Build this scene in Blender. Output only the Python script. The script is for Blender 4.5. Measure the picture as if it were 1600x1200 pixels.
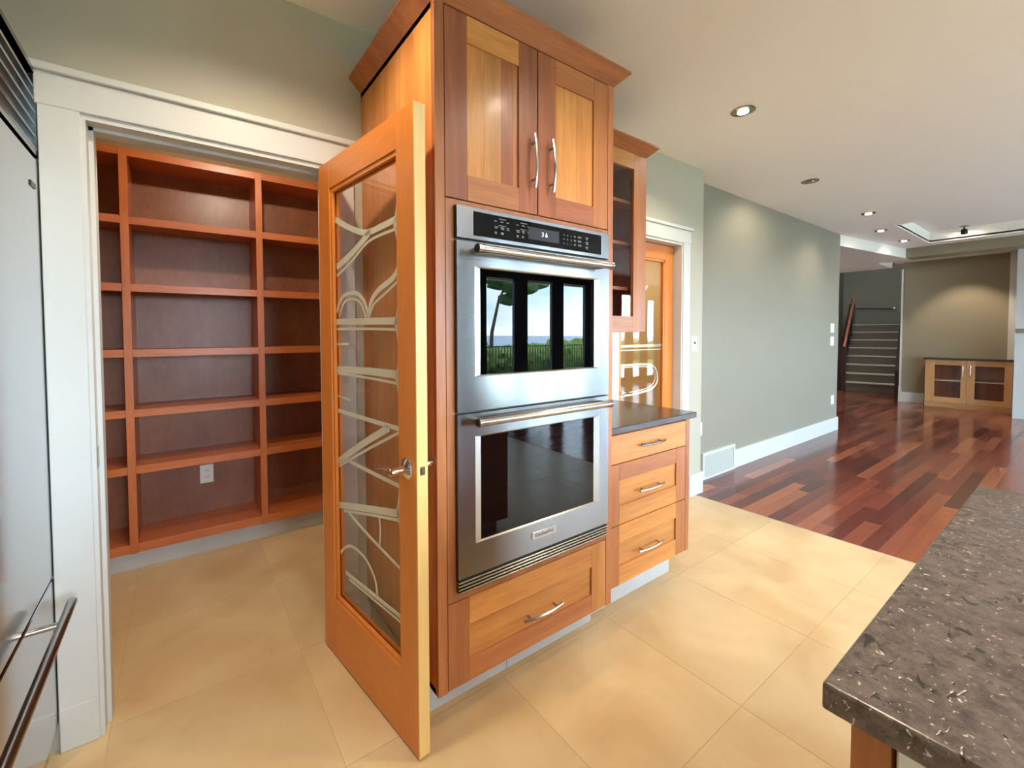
import bpy, bmesh, math, random
from mathutils import Vector, Matrix
random.seed(7)
for o in list(bpy.data.objects): bpy.data.objects.remove(o)
SC = bpy.context.scene
COL = SC.collection

# ------------------------------------------------------------------ camera
F, YAW, PITCH, ROLL, SX, SY = 678.67, 0.621684, -0.0326752, -0.0033679, -30.71, -56.36
CAM = Vector((-0.7364, -1.2249, 1.34))
fw = Vector((math.sin(YAW)*math.cos(PITCH), math.cos(YAW)*math.cos(PITCH), math.sin(PITCH)))
rt = Vector((math.cos(YAW), -math.sin(YAW), 0)); up = rt.cross(fw)
r2 = rt*math.cos(ROLL) + up*math.sin(ROLL); u2 = -rt*math.sin(ROLL) + up*math.cos(ROLL)
cd = bpy.data.cameras.new('camera'); cam = bpy.data.objects.new('camera', cd); COL.objects.link(cam)
cd.sensor_fit = 'HORIZONTAL'; cd.sensor_width = 36.0; cd.lens = F/1600*36.0
cd.shift_x = -SX/1600; cd.shift_y = SY/1600; cd.clip_start = 0.02; cd.clip_end = 2000
m = Matrix((r2, u2, -fw)).transposed().to_4x4(); m.translation = CAM; cam.matrix_world = m
SC.camera = cam

# ------------------------------------------------------------------ world, exposure
SC.view_settings.view_transform = 'Standard'; SC.view_settings.look = 'None'
SC.view_settings.gamma = 1.0; SC.view_settings.use_curve_mapping = False
SC.view_settings.exposure = 0.58
SKY = 25.0
LAMP = 1.3
SC.cycles.diffuse_bounces = 7
W = bpy.data.worlds.new('sky'); SC.world = W; W.use_nodes = True
nt = W.node_tree; nt.nodes.clear()
def nd(t, k, **kw):
    n = t.nodes.new(k)
    for a, b in kw.items(): setattr(n, a, b)
    return n
tc = nd(nt, 'ShaderNodeTexCoord'); sp = nd(nt, 'ShaderNodeSeparateXYZ'); nt.links.new(tc.outputs['Generated'], sp.inputs[0])
rp = nd(nt, 'ShaderNodeValToRGB'); nt.links.new(sp.outputs['Z'], rp.inputs[0])
e = rp.color_ramp.elements; e[0].position = 0.0; e[0].color = (.52, .74, 1, 1); e[1].position = .55; e[1].color = (.40, .63, .95, 1)
mp = nd(nt, 'ShaderNodeMapping'); mp.inputs['Scale'].default_value = (1.5, 1.5, 5); nt.links.new(tc.outputs['Generated'], mp.inputs[0])
nz = nd(nt, 'ShaderNodeTexNoise'); nz.inputs['Scale'].default_value = 2.2; nz.inputs['Detail'].default_value = 7; nt.links.new(mp.outputs[0], nz.inputs[0])
r3 = nd(nt, 'ShaderNodeValToRGB'); nt.links.new(nz.outputs['Fac'], r3.inputs[0]); r3.color_ramp.elements[0].position = .45; r3.color_ramp.elements[1].position = .62
mx = nd(nt, 'ShaderNodeMix', data_type='RGBA'); nt.links.new(r3.outputs[0], mx.inputs[0]); nt.links.new(rp.outputs[0], mx.inputs[6]); mx.inputs[7].default_value = (.84, .91, 1, 1)
bg = nd(nt, 'ShaderNodeBackground'); bg.inputs['Strength'].default_value = SKY; nt.links.new(mx.outputs[2], bg.inputs[0])
wo = nd(nt, 'ShaderNodeOutputWorld'); nt.links.new(bg.outputs[0], wo.inputs[0])

# ------------------------------------------------------------------ materials
def lin(c):
    return tuple(((v/255)/12.92 if v/255 <= .04045 else ((v/255+.055)/1.055)**2.4) for v in c) + (1,)
def base(name):
    m = bpy.data.materials.new(name); m.use_nodes = True
    t = m.node_tree; return m, t, t.nodes['Principled BSDF']
def plain(name, c, rough=.5, metal=0, spec=.5, noise=0, nscale=8, bump=0, bscale=200):
    m, t, p = base(name); p.inputs['Base Color'].default_value = lin(c)
    p.inputs['Roughness'].default_value = rough; p.inputs['Metallic'].default_value = metal
    p.inputs['Specular IOR Level'].default_value = spec
    co = nd(t, 'ShaderNodeTexCoord')
    if noise:
        n = nd(t, 'ShaderNodeTexNoise'); n.inputs['Scale'].default_value = nscale; n.inputs['Detail'].default_value = 5
        t.links.new(co.outputs['Object'], n.inputs[0])
        r = nd(t, 'ShaderNodeValToRGB'); r.color_ramp.elements[0].position = .3; r.color_ramp.elements[1].position = .7
        a = lin(c); r.color_ramp.elements[0].color = tuple(v*(1-noise) for v in a[:3])+(1,); r.color_ramp.elements[1].color = tuple(min(1, v*(1+noise)) for v in a[:3])+(1,)
        t.links.new(n.outputs['Fac'], r.inputs[0]); t.links.new(r.outputs[0], p.inputs['Base Color'])
    if bump:
        n = nd(t, 'ShaderNodeTexNoise'); n.inputs['Scale'].default_value = bscale; t.links.new(co.outputs['Object'], n.inputs[0])
        b = nd(t, 'ShaderNodeBump'); b.inputs['Strength'].default_value = bump; b.inputs['Distance'].default_value = .002
        t.links.new(n.outputs['Fac'], b.inputs['Height']); t.links.new(b.outputs[0], p.inputs['Normal'])
    return m
def wood(name, c1, c2, axis='z', rough=.36, coat=.1, across=9, along=.7, vary=.12, contrast=1.0, streak=.12):
    m, t, p = base(name)
    co = nd(t, 'ShaderNodeTexCoord'); oi = nd(t, 'ShaderNodeObjectInfo')
    off = nd(t, 'ShaderNodeVectorMath', operation='ADD'); sc_ = nd(t, 'ShaderNodeMath', operation='MULTIPLY'); sc_.inputs[1].default_value = 37
    t.links.new(oi.outputs['Random'], sc_.inputs[0]); t.links.new(co.outputs['Object'], off.inputs[0]); t.links.new(sc_.outputs[0], off.inputs[1])
    s = {'x': (along, across, across), 'y': (across, along, across), 'z': (across, across, along)}[axis]
    mp = nd(t, 'ShaderNodeMapping'); mp.inputs['Scale'].default_value = s; t.links.new(off.outputs[0], mp.inputs[0])
    n = nd(t, 'ShaderNodeTexNoise'); n.inputs['Scale'].default_value = 1.4; n.inputs['Detail'].default_value = 6; n.inputs['Distortion'].default_value = .8; n.inputs['Roughness'].default_value = .55
    t.links.new(mp.outputs[0], n.inputs[0])
    r = nd(t, 'ShaderNodeValToRGB'); r.color_ramp.elements[0].position = .5-.2/contrast; r.color_ramp.elements[1].position = .5+.2/contrast
    r.color_ramp.elements[0].color = lin(c2); r.color_ramp.elements[1].color = lin(c1); t.links.new(n.outputs['Fac'], r.inputs[0])
    mp2 = nd(t, 'ShaderNodeMapping'); mp2.inputs['Scale'].default_value = tuple(v*9 for v in s); t.links.new(off.outputs[0], mp2.inputs[0])
    n2 = nd(t, 'ShaderNodeTexNoise'); n2.inputs['Scale'].default_value = 1.6; n2.inputs['Detail'].default_value = 3; t.links.new(mp2.outputs[0], n2.inputs[0])
    mr = nd(t, 'ShaderNodeMapRange'); mr.inputs[1].default_value = .3; mr.inputs[2].default_value = .7; mr.inputs[3].default_value = 1-streak; mr.inputs[4].default_value = 1+streak*.6; t.links.new(n2.outputs['Fac'], mr.inputs[0])
    mr2 = nd(t, 'ShaderNodeMapRange'); mr2.inputs[3].default_value = 1-vary; mr2.inputs[4].default_value = 1+vary; t.links.new(oi.outputs['Random'], mr2.inputs[0])
    mu = nd(t, 'ShaderNodeMath', operation='MULTIPLY'); t.links.new(mr.outputs[0], mu.inputs[0]); t.links.new(mr2.outputs[0], mu.inputs[1])
    hs = nd(t, 'ShaderNodeHueSaturation'); t.links.new(r.outputs[0], hs.inputs['Color']); t.links.new(mu.outputs[0], hs.inputs['Value'])
    t.links.new(hs.outputs[0], p.inputs['Base Color']); p.inputs['Roughness'].default_value = rough
    p.inputs['Coat Weight'].default_value = coat; p.inputs['Coat Roughness'].default_value = .15
    return m
def glass(name, tint=(1, 1, 1), ior=1.5, rough=0.0):
    m, t, p = base(name); t.nodes.remove(p)
    o = t.nodes['Material Output']; fr = nd(t, 'ShaderNodeFresnel'); ge = nd(t, 'ShaderNodeNewGeometry')
    mr = nd(t, 'ShaderNodeMapRange'); mr.inputs[3].default_value = ior; mr.inputs[4].default_value = 1/ior
    t.links.new(ge.outputs['Backfacing'], mr.inputs[0]); t.links.new(mr.outputs[0], fr.inputs[0])
    a = nd(t, 'ShaderNodeBsdfTransparent'); a.inputs[0].default_value = tint+(1,); g = nd(t, 'ShaderNodeBsdfGlossy'); g.inputs['Roughness'].default_value = rough
    x = nd(t, 'ShaderNodeMixShader'); t.links.new(fr.outputs[0], x.inputs[0]); t.links.new(a.outputs[0], x.inputs[1]); t.links.new(g.outputs[0], x.inputs[2]); t.links.new(x.outputs[0], o.inputs[0])
    return m
def emit(name, c, s):
    m, t, p = base(name); p.inputs['Base Color'].default_value = (0, 0, 0, 1); p.inputs['Emission Color'].default_value = c+(1,); p.inputs['Emission Strength'].default_value = s
    return m
M = {}
CH1, CH2 = (190, 120, 68), (160, 92, 52)       # cherry
LT1, LT2 = (214, 146, 76), (186, 116, 56)      # light boards
DK1, DK2 = (172, 98, 62), (138, 74, 46)        # dark boards
for ax in 'xyz':
    M['ch'+ax] = wood('cherry_'+ax, CH1, CH2, ax)
    M['lt'+ax] = wood('cherry_light_'+ax, LT1, LT2, ax)
    M['dk'+ax] = wood('cherry_dark_'+ax, DK1, DK2, ax)
    M['sh'+ax] = wood('shelf_cherry_'+ax, (198, 112, 58), (172, 90, 44), ax, vary=.05)
    M['dr'+ax] = wood('fir_door_'+ax, (222, 136, 58), (210, 120, 46), ax, vary=.03, across=5, contrast=.7, streak=.06)
for ax in 'yz': M['mp'+ax] = wood('maple_'+ax, (206, 158, 106), (186, 136, 88), ax)
M['drx_edge'] = wood('fir_door_edge', (236, 200, 132), (228, 186, 112), 'z', vary=.02, across=10, streak=.05)
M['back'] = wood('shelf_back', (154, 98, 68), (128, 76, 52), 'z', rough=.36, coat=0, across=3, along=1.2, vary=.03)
M['inside'] = wood('cabinet_inside', (166, 94, 64), (134, 72, 48), 'z', rough=.4)
M['steel'] = plain('stainless', (142, 144, 148), .22, 1)
def brushed(m, an):
    t = m.node_tree; p = t.nodes['Principled BSDF']; p.inputs['Anisotropic'].default_value = an
    c = nd(t, 'ShaderNodeCombineXYZ'); c.inputs[2].default_value = 1; t.links.new(c.outputs[0], p.inputs['Tangent'])
brushed(M['steel'], .85)
M['steelf'] = plain('stainless_fridge', (190, 190, 192), .13, 1)
M['steelh'] = plain('stainless_polished', (172, 168, 162), .24, 1)
M['nickel'] = plain('satin_nickel', (168, 162, 154), .26, 1)
M['chrome'] = plain('chrome', (225, 222, 218), .06, 1)
M['darkmetal'] = plain('dark_metal', (60, 52, 46), .35, 1)
M['black'] = plain('black_plastic', (16, 15, 15), .35)
M['ovenglass'] = plain('oven_glass', (5, 5, 6), .01, 0, .36)
M['ctrlglass'] = plain('control_glass', (12, 11, 11), .12, 0, .12)
M['display'] = plain('display', (58, 56, 60), .3, 0, .2)
M['digit'] = emit('display_digit', (.75, .85, 1), 1.6)
M['legend'] = plain('legend_print', (104, 102, 100), .5)
M['badge'] = plain('badge', (200, 200, 202), .25, .6)
M['print'] = plain('badge_print', (50, 50, 54), .5)
M['wall'] = plain('paint_sage', (180, 173, 155), .6, bump=.03)
M['wallgrey'] = plain('paint_grey_olive', (142, 136, 121), .5, bump=.03)
M['wallfar'] = plain('paint_olive', (140, 129, 106), .6)
M['walltan'] = plain('paint_tan', (206, 184, 140), .6)
M['ceil'] = plain('paint_ceiling', (243, 238, 232), .7)
M['white'] = plain('paint_white', (203, 203, 197), .4)
M['plate'] = plain('white_plastic', (240, 240, 236), .35)
M['slot'] = plain('slot', (70, 66, 62), .6)
M['toe'] = plain('toe_tile', (190, 190, 188), .4, noise=.06, nscale=6)
M['grout'] = plain('grout', (200, 169, 124), .8)
M['etch'] = plain('etched_glass', (206, 200, 178), .7)
M['carpet'] = plain('stair_carpet', (106, 92, 76), .95, noise=.12, nscale=60)
M['nosing'] = plain('stair_nosing', (200, 184, 158), .95)
M['walnut'] = wood('dark_stained', (70, 38, 30), (46, 24, 20), 'z')
M['railwood'] = wood('handrail_wood', (178, 104, 74), (150, 82, 58), 'x')
M['winframe'] = plain('dark_window_frame', (44, 34, 28), .4)
M['glass'] = glass('clear_glass', ior=1.36)
M['winglass'] = glass('window_glass', (.97, .99, .98), 1.3)
M['lampglow'] = emit('lamp_glow', (1, .86, .66), 14)
M['reflector'] = plain('lamp_reflector', (150, 138, 122), .25, 1)
M['counter'] = None
def tilemat():
    m, t, p = base('limestone_tile'); co = nd(t, 'ShaderNodeTexCoord'); oi = nd(t, 'ShaderNodeObjectInfo')
    ge = nd(t, 'ShaderNodeNewGeometry')
    n = nd(t, 'ShaderNodeTexNoise'); n.inputs['Scale'].default_value = 2.4; n.inputs['Detail'].default_value = 7; n.inputs['Distortion'].default_value = .6; t.links.new(ge.outputs['Position'], n.inputs[0])
    r = nd(t, 'ShaderNodeValToRGB'); r.color_ramp.elements[0].position = .35; r.color_ramp.elements[1].position = .68
    r.color_ramp.elements[0].color = lin((204, 172, 126)); r.color_ramp.elements[1].color = lin((224, 199, 154)); t.links.new(n.outputs['Fac'], r.inputs[0])
    mr = nd(t, 'ShaderNodeMapRange'); mr.inputs[3].default_value = .94; mr.inputs[4].default_value = 1.03; t.links.new(oi.outputs['Random'], mr.inputs[0])
    hs = nd(t, 'ShaderNodeHueSaturation'); t.links.new(r.outputs[0], hs.inputs['Color']); t.links.new(mr.outputs[0], hs.inputs['Value']); t.links.new(hs.outputs[0], p.inputs['Base Color'])
    p.inputs['Roughness'].default_value = .32; p.inputs['Specular IOR Level'].default_value = .4
    return m
M['tile'] = tilemat()
def quartz(name, c1, c2, fleck, rough, peb=.34):
    m, t, p = base(name); co = nd(t, 'ShaderNodeTexCoord')
    n = nd(t, 'ShaderNodeTexNoise'); n.inputs['Scale'].default_value = 42; n.inputs['Detail'].default_value = 10; n.inputs['Roughness'].default_value = .78; t.links.new(co.outputs['Object'], n.inputs[0])
    r = nd(t, 'ShaderNodeValToRGB'); r.color_ramp.elements[0].position = .36; r.color_ramp.elements[1].position = .58; r.color_ramp.elements[0].color = lin(c2); r.color_ramp.elements[1].color = lin(c1); t.links.new(n.outputs['Fac'], r.inputs[0])
    n3 = nd(t, 'ShaderNodeTexNoise'); n3.inputs['Scale'].default_value = 125; n3.inputs['Detail'].default_value = 3; n3.inputs['Distortion'].default_value = .7; t.links.new(co.outputs['Object'], n3.inputs[0])
    mu = nd(t, 'ShaderNodeMapRange'); mu.inputs[1].default_value = .645; mu.inputs[2].default_value = .72; mu.inputs[4].default_value = .8; t.links.new(n3.outputs['Fac'], mu.inputs[0])
    x = nd(t, 'ShaderNodeMix', data_type='RGBA'); t.links.new(mu.outputs[0], x.inputs[0]); t.links.new(r.outputs[0], x.inputs[6]); x.inputs[7].default_value = lin(fleck)
    # dark pebbles
    mpv = nd(t, 'ShaderNodeMapping'); mpv.inputs['Scale'].default_value = (.7, 1.25, 1); t.links.new(co.outputs['Object'], mpv.inputs[0])
    v2 = nd(t, 'ShaderNodeTexNoise'); v2.inputs['Scale'].default_value = 40; v2.inputs['Detail'].default_value = 2; v2.inputs['Distortion'].default_value = .8; t.links.new(mpv.outputs[0], v2.inputs[0])
    g2 = nd(t, 'ShaderNodeMapRange'); g2.inputs[1].default_value = .37; g2.inputs[2].default_value = .31; t.links.new(v2.outputs['Fac'], g2.inputs[0])
    n5 = nd(t, 'ShaderNodeTexNoise'); n5.inputs['Scale'].default_value = 13; n5.inputs['Detail'].default_value = 2; t.links.new(co.outputs['Object'], n5.inputs[0])
    k5 = nd(t, 'ShaderNodeMapRange'); k5.inputs[1].default_value = .36; k5.inputs[2].default_value = .48; k5.inputs[4].default_value = .9; t.links.new(n5.outputs['Fac'], k5.inputs[0])
    m5 = nd(t, 'ShaderNodeMath', operation='MULTIPLY'); t.links.new(g2.outputs[0], m5.inputs[0]); t.links.new(k5.outputs[0], m5.inputs[1])
    x2 = nd(t, 'ShaderNodeMix', data_type='RGBA'); t.links.new(m5.outputs[0], x2.inputs[0]); t.links.new(x.outputs[2], x2.inputs[6]); x2.inputs[7].default_value = lin(tuple(v*.62 for v in c2))
    t.links.new(x2.outputs[2], p.inputs['Base Color']); p.inputs['Roughness'].default_value = rough
    b = nd(t, 'ShaderNodeBump'); b.inputs['Strength'].default_value = .25; b.inputs['Distance'].default_value = .002; b.invert = True
    t.links.new(m5.outputs[0], b.inputs['Height']); t.links.new(b.outputs[0], p.inputs['Normal'])
    return m
M['counter'] = quartz('quartz_counter', (108, 94, 86), (64, 55, 50), (222, 208, 196), .2)
M['counter2'] = plain('dark_quartz', (62, 54, 52), .16, noise=.2, nscale=60)
PLK = [wood('jatoba_%d' % i, a, b, 'x', rough=.15, coat=0, across=16, along=.8, vary=.10, contrast=.6) for i, (a, b) in enumerate([
    ((142, 74, 56), (122, 60, 48)), ((118, 58, 48), (100, 48, 40)), ((156, 86, 62), (136, 72, 54)), ((98, 50, 44), (82, 42, 38)), ((130, 66, 52), (112, 54, 44)), ((170, 98, 66), (150, 84, 58))])]

# ------------------------------------------------------------------ mesh helpers
class MB:
    def __init__(s): s.bm = bmesh.new()
    def box(s, x0, x1, y0, y1, z0, z1, bev=0, seg=1):
        vs = [s.bm.verts.new((x, y, z)) for x in (x0, x1) for y in (y0, y1) for z in (z0, z1)]
        fs = [s.bm.faces.new([vs[i] for i in q]) for q in ((0,1,3,2),(4,6,7,5),(0,4,5,1),(2,3,7,6),(0,2,6,4),(1,5,7,3))]
        if bev:
            es = list({e for f in fs for e in f.edges})
            bmesh.ops.bevel(s.bm, geom=es, offset=bev, segments=seg, affect='EDGES', profile=.5)
        return s
    def prism(s, pts, h0, h1, axis='z'):
        def P(a, b, h): return {'z': (a, b, h), 'y': (a, h, b), 'x': (h, a, b)}[axis]
        A = [s.bm.verts.new(P(a, b, h0)) for a, b in pts]; Bv = [s.bm.verts.new(P(a, b, h1)) for a, b in pts]
        s.bm.faces.new(A); s.bm.faces.new(list(reversed(Bv)))
        n = len(pts)
        for i in range(n): s.bm.faces.new((A[i], A[(i+1) % n], Bv[(i+1) % n], Bv[i]))
        return s
    def tube(s, pts, r, n=10, flat=1.0):
        pts = [Vector(p) for p in pts]; rs = r if isinstance(r, (list, tuple)) else [r]*len(pts)
        rings = []; ref = Vector((0, 0, 1))
        d0 = (pts[1]-pts[0]).normalized()
        if abs(d0.dot(ref)) > .9: ref = Vector((0, 1, 0))
        for i, p in enumerate(pts):
            d = (pts[min(i+1, len(pts)-1)]-pts[max(i-1, 0)]).normalized()
            a = d.cross(ref).normalized(); b = a.cross(d).normalized()
            rings.append([s.bm.verts.new(p + a*rs[i]*math.cos(2*math.pi*k/n) + b*rs[i]*flat*math.sin(2*math.pi*k/n)) for k in range(n)])
        for A, B in zip(rings, rings[1:]):
            for k in range(n): s.bm.faces.new((A[k], A[(k+1) % n], B[(k+1) % n], B[k]))
        s.bm.faces.new(list(reversed(rings[0]))); s.bm.faces.new(rings[-1])
        return s
    def lathe(s, prof, c, axis=(0, 0, 1), n=24):
        ax = Vector(axis).normalized(); ref = Vector((1, 0, 0)) if abs(ax.x) < .9 else Vector((0, 1, 0))
        a = ax.cross(ref).normalized(); b = ax.cross(a); c = Vector(c); rings = []
        for r, h in prof: rings.append([s.bm.verts.new(c + ax*h + a*r*math.cos(2*math.pi*k/n) + b*r*math.sin(2*math.pi*k/n)) for k in range(n)])
        for A, B in zip(rings, rings[1:]):
            for k in range(n): s.bm.faces.new((A[k], A[(k+1) % n], B[(k+1) % n], B[k]))
        if prof[0][0] > 1e-6: s.bm.faces.new(list(reversed(rings[0])))
        if prof[-1][0] > 1e-6: s.bm.faces.new(rings[-1])
        return s
    def ribbon(s, pts, w, y0, y1):
        # flat strip in the x-z plane following pts, thickness y0..y1
        P = [Vector((a, 0, b)) for a, b in pts]; ws = w if isinstance(w, (list, tuple)) else [w]*len(P)
        L, Rr = [], []
        for i, p in enumerate(P):
            d = (P[min(i+1, len(P)-1)]-P[max(i-1, 0)]).normalized(); nn = Vector((-d.z, 0, d.x))*ws[i]/2
            L.append(p+nn); Rr.append(p-nn)
        for i in range(len(P)-1):
            q = [L[i], L[i+1], Rr[i+1], Rr[i]]
            A = [s.bm.verts.new((v.x, y0, v.z)) for v in q]; Bv = [s.bm.verts.new((v.x, y1, v.z)) for v in q]
            s.bm.faces.new(A); s.bm.faces.new(list(reversed(Bv)))
            for k in range(4): s.bm.faces.new((A[k], A[(k+1) % 4], Bv[(k+1) % 4], Bv[k]))
        return s
def rootloc(o):
    v = Vector((0, 0, 0))
    while o is not None: v += o.location; o = o.parent
    return v
def P(name, mb, mat, parent=None, local=False, smooth=False):
    bm = mb.bm if isinstance(mb, MB) else mb
    bmesh.ops.recalc_face_normals(bm, faces=bm.faces)
    if parent is not None and not local:
        bmesh.ops.translate(bm, verts=bm.verts, vec=-rootloc(parent))
    me = bpy.data.meshes.new(name); bm.to_mesh(me); bm.free(); me.materials.append(mat)
    if smooth:
        for f in me.polygons: f.use_smooth = True
        me.set_sharp_from_angle(angle=math.radians(40))
    o = bpy.data.objects.new(name, me); COL.objects.link(o)
    if parent is not None: o.parent = parent
    return o
def tag(o, label, cat, group=None, kind=None):
    o['label'] = label; o['category'] = cat
    if group: o['group'] = group
    if kind: o['kind'] = kind
    return o
def T(name, loc, label, cat, group=None, kind=None, rz=0):
    o = bpy.data.objects.new(name, None); COL.objects.link(o); o.location = loc; o.rotation_euler = (0, 0, rz); o.empty_display_size = .1
    return tag(o, label, cat, group, kind)
def S(name, mb, mat, label, cat): return tag(P(name, mb, mat), label, cat, kind='structure')
def bx(*a, **k): return MB().box(*a, **k)
def text(name, s, size, mat, parent, loc, rot, depth=.0004):
    cu = bpy.data.curves.new(name, 'FONT'); cu.body = s; cu.size = size; cu.align_x = 'CENTER'; cu.align_y = 'CENTER'; cu.extrude = depth
    t = bpy.data.objects.new(name, cu); COL.objects.link(t); bpy.context.view_layer.update()
    me = bpy.data.meshes.new_from_object(t.evaluated_get(bpy.context.evaluated_depsgraph_get())); bpy.data.objects.remove(t)
    o = bpy.data.objects.new(name, me); me.materials.clear(); me.materials.append(mat); COL.objects.link(o); o.parent = parent
    o.location = Vector(loc)-rootloc(parent); o.rotation_euler = rot
    return o
def spot(parent, loc, aim, power, color=(1, .85, .66), size=110, blend=.6, radius=.03):
    l = bpy.data.lights.new('spot_light', 'SPOT'); l.energy = power*LAMP; l.color = color; l.spot_size = math.radians(size); l.spot_blend = blend; l.shadow_soft_size = radius
    o = bpy.data.objects.new('spot_light', l); COL.objects.link(o); o.parent = parent; o.location = Vector(loc)-rootloc(parent)
    o.rotation_euler = (Vector(aim)-Vector(loc)).to_track_quat('-Z', 'Y').to_euler()
    return o

HC = 2.675
# ================================================================== the setting
floor = S('floor', bx(-1.9, 15.4, -4.6, 3.3, -.12, -.0009), M['grout'], 'beige tiled kitchen floor that turns to red hardwood planks', 'floor')
# --- tiles
TS, G = .61, .0024
xs = [1.48+TS*k for k in range(-6, 3)]; ys = [-.51+TS*k for k in range(-7, 6)]
tcache = {}
def tile(x0, x1, y0, y1):
    key = (round(x1-x0, 3), round(y1-y0, 3))
    if key not in tcache:
        mb = MB().box(0, x1-x0, 0, y1-y0, -.006, 0)
        o = P('tile', mb, M['tile'], floor); tcache[key] = o.data
    else:
        o = bpy.data.objects.new('tile', tcache[key]); COL.objects.link(o); o.parent = floor
    o.location = (x0, y0, 0)
for i in range(-1, len(xs)):
    x0 = xs[i] if i >= 0 else -1.88; x1 = xs[i+1] if i+1 < len(xs) else 2.692
    if x1-x0 < .05: continue
    for j in range(-1, len(ys)):
        y0 = ys[j] if j >= 0 else -4.6; y1 = ys[j+1] if j+1 < len(ys) else 2.4
        if y0 > 2.23: continue
        y1 = min(y1, 2.23)
        tile(x0+G/2, min(x1, 2.692)-G/2, y0+G/2, y1-G/2)
# --- hardwood planks
PW = .0885
planks = []
row = 0; y = .86-PW
for r in range(-27, 62):
    y0 = .86-PW*(r+1)
    if y0 < -4.6: break
    x = 2.694; first = True
    if y0+PW > .87: x = 6.6
    while x < 12.3:
        L = random.choice((.5, .66, .82, 1.0, 1.2, 1.4))
        if first: L = random.choice((.2, .34, .5, .66, .82, 1.0)); first = False
        planks.append((x, y0, L, random.choices(range(6), (3, 3, 3, 3, 3, 2))[0])); x += L
pc = {}
def inview(x, y):
    d = Vector((x, y, 0))-CAM; z = d.dot(fw)
    if z < .2: return None
    u = 800+SX+F*d.dot(r2)/z; v = 600+SY-F*d.dot(u2)/z
    return (u, v, z) if -50 < u < 1650 and v < 1250 else None
cand = []
for p in planks:
    q = inview(p[0]+p[2]/2, p[1]+PW/2)
    cand.append((-(p[2]/q[2]**2) if q and p[1] > -1.4 else 1, p))
cand.sort(key=lambda c: c[0])
rest = MB(); restidx = []
for n, (sc_, p) in enumerate(cand):
    x, y0, L, mi = p
    if n < 300 and sc_ < 0:
        if (L, mi) not in pc:
            o = P('plank', MB().box(0, L-.001, 0, PW-.001, -.012, 0), PLK[mi], floor); pc[(L, mi)] = o.data
        else:
            o = bpy.data.objects.new('plank', pc[(L, mi)]); COL.objects.link(o); o.parent = floor
        o.location = (x, y0, 0)
    else:
        k = len(rest.bm.faces); rest.box(x, x+L-.001, y0, y0+PW-.001, -.012, 0); restidx.append((k, mi))
rest.bm.faces.ensure_lookup_table()
for k, mi in restidx:
    for q in range(k, k+6): rest.bm.faces[q].material_index = mi
o = P('planks_beyond', rest, PLK[0], floor); o['kind'] = 'stuff'
for mt in PLK[1:]: o.data.materials.append(mt)
P('threshold_strip', bx(2.690, 2.697, -4.6, .70, -.01, .0015), M['nosing'], floor)

# --- walls
w = MB()
for a in ((-1.9, -.985, 0, HC), (-.985, -.205, 2.045, HC), (-.205, 1.69, 0, HC), (1.69, 2.475, 2.04, HC), (2.475, 2.79, 0, HC)):
    w.box(a[0], a[1], .70, .83, a[2], a[3])
S('wall_pantry', w, M['wall'], 'sage green kitchen wall behind the oven cabinet and above the pantry opening', 'wall')
S('wall_grey', MB().box(2.79, 6.6, .86, .98, 0, HC).box(6.48, 6.6, .98, 3.2, 0, HC), M['wallgrey'], 'long grey-olive wall with white baseboard beside the hardwood floor', 'wall')
S('wall_left', bx(-2.0, -1.9, -4.7, 2.4, 0, HC), M['wall'], 'sage side wall behind the refrigerator', 'wall')
w = MB().box(-1.42, -1.36, .83, 2.23, 0, HC).box(.46, .52, .83, 2.23, 0, HC).box(-1.42, .52, 2.23, 2.29, 0, HC)
S('wall_pantry_inside', w, M['walltan'], 'tan walls inside the pantry around the shelves', 'wall')
S('wall_hall', MB().box(1.3, 1.36, .83, 2.35, 0, HC).box(2.95, 3.01, .98, 2.35, 0, HC).box(1.3, 3.01, 2.35, 2.41, 0, HC), M['walltan'], 'tan walls of the small room behind the second glass door', 'wall')
S('wall_stairs', MB().box(6.5, 15.3, 3.2, 3.3, 0, 4.4).box(15.2, 15.3, 1.0, 3.2, 0, 4.4).box(10.72, 15.3, .88, .99, 0, 4.4), M['wallfar'], 'dark olive walls around the stairwell', 'wall')
S('wall_far', bx(10.6, 10.72, -4.6, 1.0, 0, 3.0), M['wallfar'], 'olive wall at the far end behind the low glass cabinet', 'wall')
S('wall_column', MB().box(9.75, 10.6, -1.9, -.47, 0, HC), M['white'], 'white column at the far right edge', 'wall')
S('wall_niche', MB().box(10.3, 10.6, -.47, -.355, .885, HC), M['white'], 'tan side cheek right of the low glass cabinet', 'wall')
S('wall_beam', MB().box(8.7, 9.05, -.6, .60, 2.527, HC), M['wallfar'], 'olive ceiling beam above the far cabinet niche', 'wall')
# lower hall ceiling (diagonal front face)
S('ceiling_hall', MB().prism([(6.6, .862), (8.72, .60), (9.05, .60), (9.05, 1.02), (9.95, 1.02), (9.95, 3.2), (6.6, 3.2)], 2.525, HC), M['ceil'], 'lowered white ceiling over the passage to the stairs', 'ceiling')
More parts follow.
